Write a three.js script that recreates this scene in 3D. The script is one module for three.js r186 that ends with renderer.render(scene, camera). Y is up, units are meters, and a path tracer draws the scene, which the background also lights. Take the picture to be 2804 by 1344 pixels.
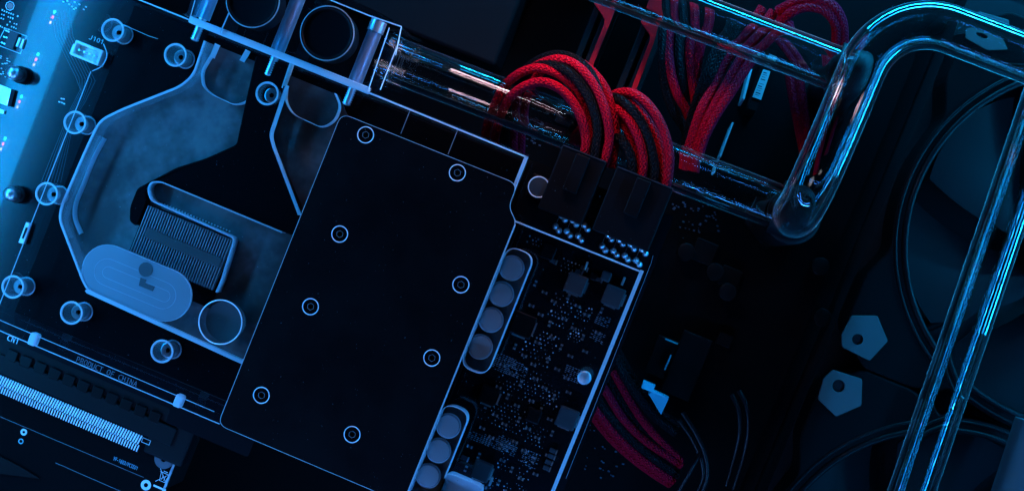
import * as THREE from 'three';
import { mergeGeometries } from 'three/addons/utils/BufferGeometryUtils.js';
import { RoundedBoxGeometry } from 'three/addons/geometries/RoundedBoxGeometry.js';
import { FontLoader } from 'three/addons/loaders/FontLoader.js';
import { TextGeometry } from 'three/addons/geometries/TextGeometry.js';
import { RectAreaLightUniformsLib } from 'three/addons/lights/RectAreaLightUniformsLib.js';

// ------------------------------------------------------------------ camera, lamps, exposure
// Inside of an open computer lying on its back: x runs along the graphics card, z across it, y up towards the camera.
// Lengths in the builders are millimetres; MM turns them into metres.
const MM = 0.001;
const scene = new THREE.Scene();
scene.background = new THREE.Color(0x000000);
const YG = 120;                                  // top face of the water block
const DIST = 0.5, FPX = 4100, ROLL = THREE.MathUtils.degToRad(22), TX = THREE.MathUtils.degToRad(5), TZ = THREE.MathUtils.degToRad(-1.5);
const camera = new THREE.PerspectiveCamera(THREE.MathUtils.radToDeg(2 * Math.atan(672 / FPX)), 2804 / 1344, 0.02, 5);
camera.position.set(DIST * Math.sin(TX), YG * MM + DIST * Math.cos(TX) * Math.cos(TZ), DIST * Math.sin(TZ));
camera.up.set(-Math.sin(ROLL), 0, -Math.cos(ROLL));
camera.lookAt(0, YG * MM, 0);
camera.updateMatrixWorld();
scene.add(camera);
const renderer = new THREE.WebGLRenderer({ antialias: true });
renderer.toneMapping = THREE.LinearToneMapping;
renderer.toneMappingExposure = 1.0;
renderer.shadowMap.enabled = true;
RectAreaLightUniformsLib.init();

// a pixel of the photograph gives a direction; the height of the surface it lies on gives the place
const EYE = camera.position.clone();
const AX = new THREE.Vector3(), AY = new THREE.Vector3(), AZ = new THREE.Vector3();
camera.matrixWorld.extractBasis(AX, AY, AZ);
function W(px, py, y = YG) {
  const d = AZ.clone().multiplyScalar(-FPX).addScaledVector(AX, px - 1402).addScaledVector(AY, -(py - 672));
  const k = (y * MM - EYE.y) / d.y;
  return [(EYE.x + k * d.x) / MM, (EYE.z + k * d.z) / MM];
}
const W3 = (px, py, y) => { const p = W(px, py, y); return new THREE.Vector3(p[0], y, p[1]); };

// ------------------------------------------------------------------ helpers
let seed = 7;
const rnd = () => { seed = (seed * 1664525 + 1013904223) >>> 0; return seed / 4294967296; };
const taken = {};
function numbered(n) { const k = taken[n] = (taken[n] ?? -1) + 1; return k ? `${n}_${String(k).padStart(3, '0')}` : n; }
const things = [];
function thing(name, label, category, group) {
  const o = new THREE.Group(); o.name = numbered(name); scene.add(o); things.push(o);
  o.userData = { label, category }; if (group) o.userData.group = group;
  return o;
}
function scaled(g) { g = g.clone(); g.scale(MM, MM, MM); return g; }
function flat(list) {                            // geometries in mm -> one geometry in metres
  list = (Array.isArray(list) ? list : [list]).map(g => {
    const h = g.index ? g.toNonIndexed() : g.clone();
    for (const k of Object.keys(h.attributes)) if (!['position', 'normal', 'uv'].includes(k)) h.deleteAttribute(k);
    if (!h.attributes.uv) h.setAttribute('uv', new THREE.BufferAttribute(new Float32Array(h.attributes.position.count * 2), 2));
    h.clearGroups(); return h;
  });
  const g = list.length > 1 ? mergeGeometries(list) : list[0];
  g.scale(MM, MM, MM); return g;
}
function part(parent, name, geo, mat, label) {
  const m = new THREE.Mesh(flat(geo), mat); m.name = name; parent.add(m);
  if (label) m.userData.label = label;
  return m;
}
function copyAt(parent, name, g, mat, x, y, z) { // shares one geometry (already in metres) between alike pieces
  const m = new THREE.Mesh(g, mat); m.name = name; m.position.set(x * MM, y * MM, z * MM); parent.add(m); return m;
}
const bx = (x0, x1, y0, y1, z0, z1) => new THREE.BoxGeometry(x1 - x0, y1 - y0, z1 - z0).translate((x0 + x1) / 2, (y0 + y1) / 2, (z0 + z1) / 2);
const rbx = (x0, x1, y0, y1, z0, z1, r = 0.4, s = 2) => new RoundedBoxGeometry(x1 - x0, y1 - y0, z1 - z0, s, r).translate((x0 + x1) / 2, (y0 + y1) / 2, (z0 + z1) / 2);
function shapeOf(pts, holes = []) {
  const s = new THREE.Shape(pts.map(p => new THREE.Vector2(p[0], -p[1])));
  for (const h of holes) s.holes.push(new THREE.Path(h.map(p => new THREE.Vector2(p[0], -p[1]))));
  return s;
}
function prism(pts, y0, y1, { holes = [], bevel = 0 } = {}) {
  const g = new THREE.ExtrudeGeometry(shapeOf(pts, holes), { depth: y1 - y0 - 2 * bevel, bevelEnabled: bevel > 0, bevelSize: bevel, bevelOffset: -bevel, bevelThickness: bevel, bevelSegments: 2, curveSegments: 12 });
  return g.rotateX(-Math.PI / 2).translate(0, y0 + bevel, 0);
}
const circle = (x, z, r, n = 32, a0 = 0) => Array.from({ length: n }, (_, i) => [x + r * Math.cos(a0 + i / n * 2 * Math.PI), z + r * Math.sin(a0 + i / n * 2 * Math.PI)]);
const cyl = (x, z, y0, y1, r, n = 32, r2 = r) => new THREE.CylinderGeometry(r2, r, y1 - y0, n).translate(x, (y0 + y1) / 2, z);
const lathe = (prof, x = 0, z = 0, n = 40) => new THREE.LatheGeometry(prof.map(p => new THREE.Vector2(p[0], p[1])), n).translate(x, 0, z);
function rod(a, b, r, n = 12, r2 = r) {
  const A = new THREE.Vector3(...a), B = new THREE.Vector3(...b), d = B.clone().sub(A);
  const g = new THREE.CylinderGeometry(r2, r, d.length(), n);
  return g.applyQuaternion(new THREE.Quaternion().setFromUnitVectors(new THREE.Vector3(0, 1, 0), d.clone().normalize())).translate(...A.add(B).multiplyScalar(0.5).toArray());
}
function roundCorners(pts, r, closed = false, n = 6) {
  const out = [], N = pts.length;
  for (let i = 0; i < N; i++) {
    if (!closed && (i === 0 || i === N - 1)) { out.push(pts[i]); continue; }
    const p = pts[(i + N - 1) % N], c = pts[i], q = pts[(i + 1) % N];
    const d1 = Math.hypot(p[0] - c[0], p[1] - c[1]), d2 = Math.hypot(q[0] - c[0], q[1] - c[1]), k = Math.min(r, d1 * 0.45, d2 * 0.45);
    const A = [c[0] + (p[0] - c[0]) / d1 * k, c[1] + (p[1] - c[1]) / d1 * k], B = [c[0] + (q[0] - c[0]) / d2 * k, c[1] + (q[1] - c[1]) / d2 * k];
    for (let j = 0; j <= n; j++) { const t = j / n, u = 1 - t; out.push([u * u * A[0] + 2 * u * t * c[0] + t * t * B[0], u * u * A[1] + 2 * u * t * c[1] + t * t * B[1]]); }
  }
  return out;
}
function offset(pts, w, closed = false) {
  const N = pts.length;
  return pts.map((c, i) => {
    const p = pts[closed ? (i + N - 1) % N : Math.max(i - 1, 0)], q = pts[closed ? (i + 1) % N : Math.min(i + 1, N - 1)];
    let n1 = [-(c[1] - p[1]), c[0] - p[0]], n2 = [-(q[1] - c[1]), q[0] - c[0]];
    const l1 = Math.hypot(...n1), l2 = Math.hypot(...n2);
    n1 = l1 > 1e-9 ? [n1[0] / l1, n1[1] / l1] : [n2[0] / l2, n2[1] / l2]; n2 = l2 > 1e-9 ? [n2[0] / l2, n2[1] / l2] : n1;
    const m = [n1[0] + n2[0], n1[1] + n2[1]], k = 2 / Math.max(m[0] * m[0] + m[1] * m[1], 0.6);
    return [c[0] + m[0] * k * w / 2 * 1, c[1] + m[1] * k * w / 2 * 1];
  });
}
function ribbon(pts, w, y0, y1, closed = false) { // a wall of width w that follows a line
  const a = offset(pts, w / 2, closed), b = offset(pts, -w / 2, closed);
  if (closed) { const A = p => Math.abs(p.reduce((t, q, i) => { const r = p[(i + 1) % p.length]; return t + q[0] * r[1] - r[0] * q[1]; }, 0)); return A(a) > A(b) ? prism(a, y0, y1, { holes: [b] }) : prism(b, y0, y1, { holes: [a] }); }
  return prism([...a, ...b.reverse()], y0, y1);
}
const px2 = (list, y) => list.map(p => W(p[0], p[1], y));
class Path3 extends THREE.CatmullRomCurve3 { constructor(p) { super(p, false, 'centripetal'); } }
function hollow(pts, R, r, n = 28, m = 140) {    // a pipe with a wall: outside, bore and ring ends, one closed skin
  const curve = Array.isArray(pts) ? new Path3(pts) : pts, fr = curve.computeFrenetFrames(m, false), pos = [], nor = [], idx = [];
  const base = [];
  for (const [rad, sgn] of [[R, 1], [r, -1]]) {
    base.push(pos.length / 3);
    for (let i = 0; i <= m; i++) {
      const c = curve.getPointAt(i / m);
      for (let j = 0; j <= n; j++) {
        const a = j / n * 2 * Math.PI, d = fr.normals[i].clone().multiplyScalar(Math.cos(a)).addScaledVector(fr.binormals[i], Math.sin(a));
        pos.push(c.x + d.x * rad, c.y + d.y * rad, c.z + d.z * rad); nor.push(d.x * sgn, d.y * sgn, d.z * sgn);
      }
    }
  }
  const q = (o, i, j) => o + i * (n + 1) + j;
  for (let i = 0; i < m; i++) for (let j = 0; j < n; j++) {
    idx.push(q(base[0], i, j), q(base[0], i, j + 1), q(base[0], i + 1, j), q(base[0], i, j + 1), q(base[0], i + 1, j + 1), q(base[0], i + 1, j));
    idx.push(q(base[1], i, j), q(base[1], i + 1, j), q(base[1], i, j + 1), q(base[1], i, j + 1), q(base[1], i + 1, j), q(base[1], i + 1, j + 1));
  }
  for (const [i, s] of [[0, -1], [m, 1]]) {
    const o = pos.length / 3, t = fr.tangents[i];
    for (const b of base) for (let j = 0; j <= n; j++) { const k = q(b, i, j) * 3; pos.push(pos[k], pos[k + 1], pos[k + 2]); nor.push(t.x * s, t.y * s, t.z * s); }
    for (let j = 0; j < n; j++) { const A = o + j, B = o + n + 1 + j; s < 0 ? idx.push(A, B, A + 1, A + 1, B, B + 1) : idx.push(A, A + 1, B, A + 1, B + 1, B); }
  }
  const g = new THREE.BufferGeometry();
  g.setAttribute('position', new THREE.Float32BufferAttribute(pos, 3)); g.setAttribute('normal', new THREE.Float32BufferAttribute(nor, 3)); g.setIndex(idx);
  return g;
}
function sleeve(pts, r, seg = 90, around = 12) { // braided wire: uv counts braid cells
  const c = new Path3(pts), g = new THREE.TubeGeometry(c, seg, r, around), L = c.getLength(), uv = g.attributes.uv;
  for (let i = 0; i < uv.count; i++) uv.setXY(i, uv.getX(i) * L / 3.6, uv.getY(i) * 4);
  return g;
}

// ------------------------------------------------------------------ materials
const C = (r, g, b) => new THREE.Color().setRGB(r, g, b);
const mat = (color, roughness, o = {}) => new THREE.MeshPhysicalMaterial({ color, roughness, metalness: 0, ...o });
function noiseTexture(size, fn, srgb) {
  const d = new Uint8Array(size * size * 4);
  for (let y = 0; y < size; y++) for (let x = 0; x < size; x++) { const v = fn(x, y); for (let k = 0; k < 3; k++) d[(y * size + x) * 4 + k] = Array.isArray(v) ? v[k] : v; d[(y * size + x) * 4 + 3] = 255; }
  const t = new THREE.DataTexture(d, size, size); t.wrapS = t.wrapT = THREE.RepeatWrapping; t.magFilter = THREE.LinearFilter; t.minFilter = THREE.LinearMipmapLinearFilter; t.generateMipmaps = true;
  if (srgb) t.colorSpace = THREE.SRGBColorSpace; t.needsUpdate = true; return t;
}
function braid(hi, lo) {
  return noiseTexture(32, (x, y) => {
    const over = (Math.floor((x + y) / 8) + Math.floor((x - y + 64) / 8)) % 2, g = 0.85 + 0.15 * rnd();
    return [0, 1, 2].map(k => Math.round((over ? hi[k] : lo[k]) * g));
  }, true);
}
const braidBump = noiseTexture(32, (x, y) => { const a = ((x + y) % 16) / 16, b = ((x - y + 64) % 16) / 16; return Math.round(255 * (((Math.floor((x + y) / 16) + Math.floor((x - y + 64) / 16)) % 2) ? Math.sin(a * Math.PI) : Math.sin(b * Math.PI))); });
function cloud(size, lo, hi) {                   // dried coolant stains: layered value noise that tiles
  const oct = [4, 8, 16, 32, 64].map(n => Array.from({ length: n * n }, rnd));
  return noiseTexture(size, (x, y) => {
    let v = 0, w = 0;
    [4, 8, 16, 32, 64].forEach((n, k) => { const fx = x / size * n, fy = y / size * n, i = Math.floor(fx), j = Math.floor(fy), sm = t => t * t * (3 - 2 * t), a = sm(fx - i), b = sm(fy - j), g = (p, q) => oct[k][(q % n) * n + p % n]; const a2 = 1 / Math.pow(1.6, k); v += a2 * ((g(i, j) * (1 - a) + g(i + 1, j) * a) * (1 - b) + (g(i, j + 1) * (1 - a) + g(i + 1, j + 1) * a) * b); w += a2; });
    v /= w; v = Math.min(1, Math.max(0, (v - 0.3) / 0.4)); return Math.round(255 * (lo + (hi - lo) * v));
  }, true);
}
const stains = cloud(256, 0.4, 1); stains.repeat.set(1 / 70, 1 / 70);
const smudge = cloud(256, 0.75, 1); smudge.colorSpace = THREE.NoColorSpace; smudge.repeat.set(1 / 55, 1 / 55);
const M = {
  acrylic: mat(C(0.96, 0.98, 1), 0, { transmission: 1, thickness: 0, ior: 1.49 }),
  tube: mat(C(1, 1, 1), 0.0, { transmission: 1, thickness: 0.002, ior: 1.49, sheen: 1, sheenRoughness: 0.55, sheenColor: C(1, 1, 1) }),
  frost: mat(C(0.74, 0.78, 0.82), 1, { transmission: 0.45, thickness: 0, ior: 1.3 }),
  pocket: mat(C(0.13, 0.132, 0.135), 0.6, { map: stains }),
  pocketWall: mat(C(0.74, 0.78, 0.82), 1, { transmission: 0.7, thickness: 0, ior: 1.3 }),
  bore: mat(C(0.9, 0.92, 0.94), 0.22, { transmission: 0.97, thickness: 0, ior: 1.4 }),
  badge: mat(C(0.74, 0.78, 0.82), 0.7, { transmission: 0.8, thickness: 0, ior: 1.3 }),
  blackGloss: mat(C(0.002, 0.0022, 0.003), 0.5, { specularIntensity: 0.18, roughnessMap: smudge }),
  blackMetal: mat(C(0.002, 0.0022, 0.0028), 0.35, { specularIntensity: 0.08 }),
  blackMatte: mat(C(0.004, 0.004, 0.005), 0.65, { specularIntensity: 0.25 }),
  tray: mat(C(0.004, 0.004, 0.005), 0.75, { specularIntensity: 0.2 }),
  board: mat(C(0.0015, 0.0018, 0.0022), 0.65, { specularIntensity: 0.08 }),
  pcb: mat(C(0.004, 0.0055, 0.007), 0.22, { specularIntensity: 0.4, clearcoat: 0.25, clearcoatRoughness: 0.02 }),
  trace: mat(C(0.03, 0.06, 0.09), 0.4),
  silk: mat(C(0.75, 0.78, 0.8), 0.8),
  silkDim: mat(C(0.25, 0.27, 0.3), 0.8),
  steel: mat(C(0.85, 0.86, 0.9), 0.38, { metalness: 1 }),
  screwSteel: mat(C(0.3, 0.3, 0.32), 0.3, { metalness: 1 }),
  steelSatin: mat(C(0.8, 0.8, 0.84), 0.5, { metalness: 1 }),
  darkSteel: mat(C(0.09, 0.09, 0.1), 0.4, { metalness: 1 }),
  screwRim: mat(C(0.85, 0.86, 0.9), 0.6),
  contact: mat(C(0.92, 0.92, 0.95), 0.55, { metalness: 0.3 }),
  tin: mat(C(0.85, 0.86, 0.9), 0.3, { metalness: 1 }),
  nickel: mat(C(0.25, 0.26, 0.27), 0.5, { metalness: 0.4 }),
  chip: mat(C(0.02, 0.025, 0.03), 0.6),
  dark_reflection: mat(C(0.06, 0.065, 0.07), 0.7),
  chipDark: mat(C(0.003, 0.0035, 0.004), 0.4, { specularIntensity: 0.25 }),
  can: mat(C(0.36, 0.37, 0.38), 0.6),
  whitePlastic: mat(C(0.78, 0.78, 0.76), 0.5),
  red: mat(C(1, 1, 1), 0.5, { specularIntensity: 0.12, map: braid([228, 8, 44], [205, 6, 36]), bumpMap: braidBump, bumpScale: 0.0007 }),
  black: mat(C(1, 1, 1), 0.5, { specularIntensity: 0.2, map: braid([15, 16, 20], [11, 12, 15]), bumpMap: braidBump, bumpScale: 0.0007 }),
  redPaint: mat(C(0.8, 0.01, 0.016), 0.6, { specularIntensity: 0.05 }),
  plug: mat(C(0.003, 0.003, 0.004), 0.55, { specularIntensity: 0.3 }),
  fan: mat(C(0.0015, 0.0018, 0.002), 0.55, { specularIntensity: 0.08 }),
  fanRim: mat(C(0.004, 0.0045, 0.005), 0.3, { specularIntensity: 0.15 }),
  blade: mat(C(0.005, 0.0055, 0.0065), 0.6, { specularIntensity: 0.12 }),
  pad: mat(C(0.055, 0.058, 0.06), 0.85, { specularIntensity: 0.2 }),
  rubber: mat(C(0.004, 0.004, 0.005), 0.35, { specularIntensity: 0.5 }),
  bluePlastic: mat(C(0.05, 0.4, 0.5), 0.5),
  sticker: mat(C(0.35, 0.37, 0.4), 0.6),
  ink: mat(C(0.03, 0.03, 0.035), 0.7),
  reservoir: mat(C(0.04, 0.045, 0.05), 0.6),
};

// ------------------------------------------------------------------ LED strips around the case opening and added fill strips (outside the frame)
function ledStrip(label, a, b, target, color, intensity, glow, pitch, { rgb = false, band = 5 } = {}) {
  const g = thing('led_strip', label, 'light strip', 'light strips round the case opening');
  const A = new THREE.Vector3(...a), B = new THREE.Vector3(...b), mid = A.clone().add(B).multiplyScalar(0.5), along = B.clone().sub(A), len = along.length(); along.normalize();
  const face = new THREE.Vector3(...target).sub(mid); face.addScaledVector(along, -face.dot(along)).normalize();
  const side = new THREE.Vector3().crossVectors(along, face);
  const basis = new THREE.Matrix4().makeBasis(along, side, face);
  const put = (geo, at) => geo.applyMatrix4(basis).translate(at.x, at.y, at.z);
  part(g, 'backing_tape', put(new THREE.BoxGeometry(len + 8, band + 5, 0.6), mid.clone().addScaledVector(face, -2)), M.blackMatte);
  const n = Math.floor(len / pitch);
  const body = scaled(new THREE.BoxGeometry(5, 5, 1.4).applyMatrix4(basis));
  const dies = rgb ? [[C(0.02, 1, 0.45), 1.0, 1.2], [C(0.6, 0.06, 0.3), -0.1, 1.2], [C(0.25, 0.2, 1), -1.2, 1.2]] : [[color.clone().lerp(C(1, 1, 1), 0.04), 0, 2.6]];
  const dieGeo = dies.map(d => scaled(new THREE.BoxGeometry(d[2], rgb ? 0.7 : d[2], 0.3).applyMatrix4(basis)));
  const dieMat = dies.map(d => new THREE.MeshStandardMaterial({ color: 0x000000, emissive: d[0], emissiveIntensity: glow }));
  for (let i = 0; i < n; i++) {
    const c = A.clone().addScaledVector(along, (i + 0.5) * len / n);
    const p = c.clone().addScaledVector(face, -0.9);
    copyAt(g, 'led_package', body, M.whitePlastic, p.x, p.y, p.z);
    dies.forEach((d, k) => { const q = c.clone().addScaledVector(along, rgb ? -d[1] * 2.2 : 0); copyAt(g, 'led_die', dieGeo[k], dieMat[k], q.x, q.y, q.z); });
  }
  const L = new THREE.RectAreaLight(color, intensity, len * MM, band * MM);
  L.name = 'led_glow'; L.position.copy(mid.clone().addScaledVector(face, 0.6)).multiplyScalar(MM);
  L.up.copy(side); L.lookAt(mid.clone().addScaledVector(face, 100).multiplyScalar(MM));
  g.add(L);
  return g;
}
const BLUE = C(0.003, 0.33, 1), LILAC = C(0.05, 0.3, 1), CYAN = C(0.006, 0.42, 1), PALE = C(1, 0.62, 0.72);
ledStrip('blue strip of small lights beside the card end with the white connector', [-229, 205, -120], [-229, 205, 170], [-110, 110, 30], BLUE, 44, 380, 19, { rgb: true, band: 18 });
ledStrip('blue strip of small lights along the riser side of the case', [-150, 180, 200], [200, 180, 200], [0, 110, 20], LILAC, 85, 90, 8);
ledStrip('cyan strip of small lights on the upper edge beside the fans', [245, 185, -190], [245, 185, 150], [110, 90, -40], BLUE, 80, 200, 8);
ledStrip('added cyan strip of small lights low down beside the fans', [262, 100, -200], [262, 100, -40], [110, 105, -110], CYAN, 150, 120, 8, { band: 8 });  // added unseen strip, gives the tubes bright rims
ledStrip('added cyan strip of small lights low down behind the loom', [-60, 80, -212], [235, 80, -212], [80, 95, -40], CYAN, 170, 120, 8, { band: 8 });  // second added low strip, lights the tube rims from the loom side
ledStrip('blue strip of small lights above the terminal', [-190, 185, -190], [-40, 185, -190], [-90, 110, -10], BLUE, 34, 80, 8);
ledStrip('added short pale strip of small lights to brighten the red cables', [-48, 140, -102], [2, 140, -102], [20, 100, -52], PALE, 26, 20, 8, { band: 12 });  // added local strip so the red sleeves come out bright

// soft lamp of the room, far above and behind the riser side
{
  const t = thing('room_lamp', 'dim white panel lamp of the room above the open case', 'lamp');
  const c = new THREE.Vector3(-300, 1100, 760);
  const face = new THREE.Vector3(0, 110, 0).sub(c).normalize(), q = new THREE.Quaternion().setFromUnitVectors(new THREE.Vector3(0, 0, 1), face);
  part(t, 'housing', new THREE.BoxGeometry(330, 330, 20).translate(0, 0, -12).applyQuaternion(q).translate(c.x, c.y, c.z), M.blackMatte);
  part(t, 'diffuser', new THREE.BoxGeometry(300, 300, 2).applyQuaternion(q).translate(c.x, c.y, c.z), new THREE.MeshStandardMaterial({ color: 0x000000, emissive: C(1, 0.93, 1), emissiveIntensity: 0.4 }));
  const L = new THREE.RectAreaLight(C(1, 0.93, 1), 1.3, 0.3, 0.3); L.name = 'panel_glow'; L.position.copy(c.clone().addScaledVector(face, 4)).multiplyScalar(MM); L.lookAt(0, 0.11, 0); t.add(L);
}

// ------------------------------------------------------------------ tray, motherboard
{
  const t = new THREE.Mesh(flat(bx(-330, 330, -3, 0, -260, 260)), M.tray); t.name = 'case_tray'; t.userData = { kind: 'structure', label: 'black steel floor of the computer case', category: 'case floor' }; scene.add(t);
  const mb = thing('motherboard', 'black motherboard lying under the card and the red cables', 'motherboard');
  part(mb, 'board', bx(-190, 112, 10, 12, -190, 170), M.board);
  for (const [x, z] of [[-60, -120], [100, -120], [-60, 140], [100, 140], [20, 20]]) part(mb, 'standoff', cyl(x, z, 0, 10, 3, 6), M.darkSteel);
  part(mb, 'heatsink', rbx(-120, -40, 12, 36, -150, -60, 2), M.blackMatte);
  for (let i = 0; i < 6; i++) part(mb, 'heatsink_fin', rbx(-40 + i * 4.2, -38 + i * 4.2, 12, 30, -140, -104, 0.4), M.blackMatte);
  // slots and chips that catch a little light right of the card
  for (const [x, y, w, h, l] of [[1880, 1000, 12, 26, 6], [1930, 690, 9, 9, 3], [2000, 760, 8, 8, 3], [1830, 985, 14, 16, 5], [1985, 930, 6, 5, 3]]) { const [X, Z] = W(x, y, 14); part(mb, 'chip', rbx(X - w / 2, X + w / 2, 12, 12 + l, Z - h / 2, Z + h / 2, 0.4), M.chipDark); }
  for (const [a, b] of [[[1823, 928], [1857, 942]], [[1838, 972], [1821, 1013]]]) part(mb, 'clip', ribbon([W(...a, 20), W(...b, 20)], 1.1, 12, 20), M.bluePlastic);
  const cap = lathe([[0, 9], [3.2, 9], [3.6, 8.4], [3.6, 0], [0, 0]]);
  for (const [x, y] of [[1995, 800], [2255, 870], [2250, 730], [1880, 690], [1960, 745], [1780, 690]]) { const [X, Z] = W(x, y, 22); part(mb, 'capacitor', cap.clone().translate(X, 12, Z), M.chipDark); }
  // small soldered parts seen past the end of the card
  const dots = [];
  for (let i = 0; i < 90; i++) { const r = rnd(), [X, Z] = r < 0.45 ? W(1840 + rnd() * 130, 545 + rnd() * 110, 12) : r < 0.75 ? W(1600 + rnd() * 110, 1150 + rnd() * 160, 12) : W(1420 + rnd() * 60, 340 + rnd() * 60, 12); const w = 0.2 + rnd() * 0.3; dots.push(bx(X - w, X + w, 12.1, 12.8, Z - w * 0.6, Z + w * 0.6)); }
  const s = part(mb, 'soldered_parts', dots, M.trace); s.userData.kind = 'stuff';
}

// memory modules with red painted top rails
{
  const rails = [
    [[1628, -8], [1627, 8], [1656, 52], [1654, 67], [1609, 178], [1622, 184], [1671, 63], [1699, -10]],
    [[1790, -30], [1771, 15], [1755, 60], [1781, 97], [1779, 112], [1727, 246], [1742, 250], [1797, 100], [1812, 15], [1830, -30]],
  ];
  const labels = ['black memory module with red rail ending behind the nearer cable arch', 'black memory module with red rail beside the hanging black and red wires'];
  rails.forEach((r, i) => {
    const t = thing('memory_module', labels[i], 'memory module', 'memory modules with red rails');
    const p = px2(r, 52), xs = p.map(q => q[0]), x0 = Math.min(...xs), x1 = Math.max(...xs);
    const c = (x0 + x1) / 2;
    part(t, 'circuit_board', bx(c - 0.7, c + 0.7, 14, 46, -130, -58), M.board);
    part(t, 'heat_spreader', [rbx(c - 3.4, c - 0.8, 18, 50, -128, -60, 0.5), rbx(c + 0.8, c + 3.4, 18, 50, -128, -60, 0.5)], M.blackMatte);
    part(t, 'top_rail', prism(p, 50.2, 52, { bevel: 0.25 }), M.redPaint, 'red painted rail with a stepped outline');
    part(t, 'socket', rbx(c - 4, c + 4, 12, 20, -140, -50, 0.5), M.plug);
  });
}
// upright cards with pale edge labels behind the cable loom
{
  const t = thing('upright_card', 'dark upright card with a printed pale label near the corner of the bent tube', 'expansion card');
  const a = px2([[2093, 190], [2120, 160], [2100, 250], [2083, 273], [2063, 266]], 40);
  part(t, 'card', ribbon([W(2110, 150, 38), W(2060, 300, 38)], 7, 12, 38), M.chipDark);
  const q = px2([[2092, 188], [2112, 194], [2086, 272], [2062, 264]], 40);
  part(t, 'label', prism(q, 38.05, 38.4), M.sticker, 'pale printed label');
  const bars = [];
  for (let i = 0; i < 11; i++) { if (i === 4) continue; const f = 0.08 + i * 0.08, w = i % 3 ? 0.016 : 0.034, e = 0.16, k = i % 2 ? 0.72 : 0.62; const L = (s, u) => [0, 1].map(j => (q[0][j] * (1 - u) + q[1][j] * u) * (1 - s) + (q[3][j] * (1 - u) + q[2][j] * u) * s); bars.push(prism([L(f, e), L(f, k), L(f + w, k), L(f + w, e)], 38.4, 38.46)); }
  part(t, 'printing', bars, M.ink);
  for (const [i, s] of [[[2058, 188], [2037, 270]], [[2008, 335], [1973, 428]]].entries()) {
    const u = thing('edge_strip', i ? 'thin blue-grey strip standing just above the lower tube' : 'thin blue-grey strip beside the printed label', 'card edge', 'thin card edges');
    part(u, 'edge', ribbon(px2(s, 40), i ? 1.5 : 1.9, 12, 40), M.sticker);
  }
}

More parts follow.
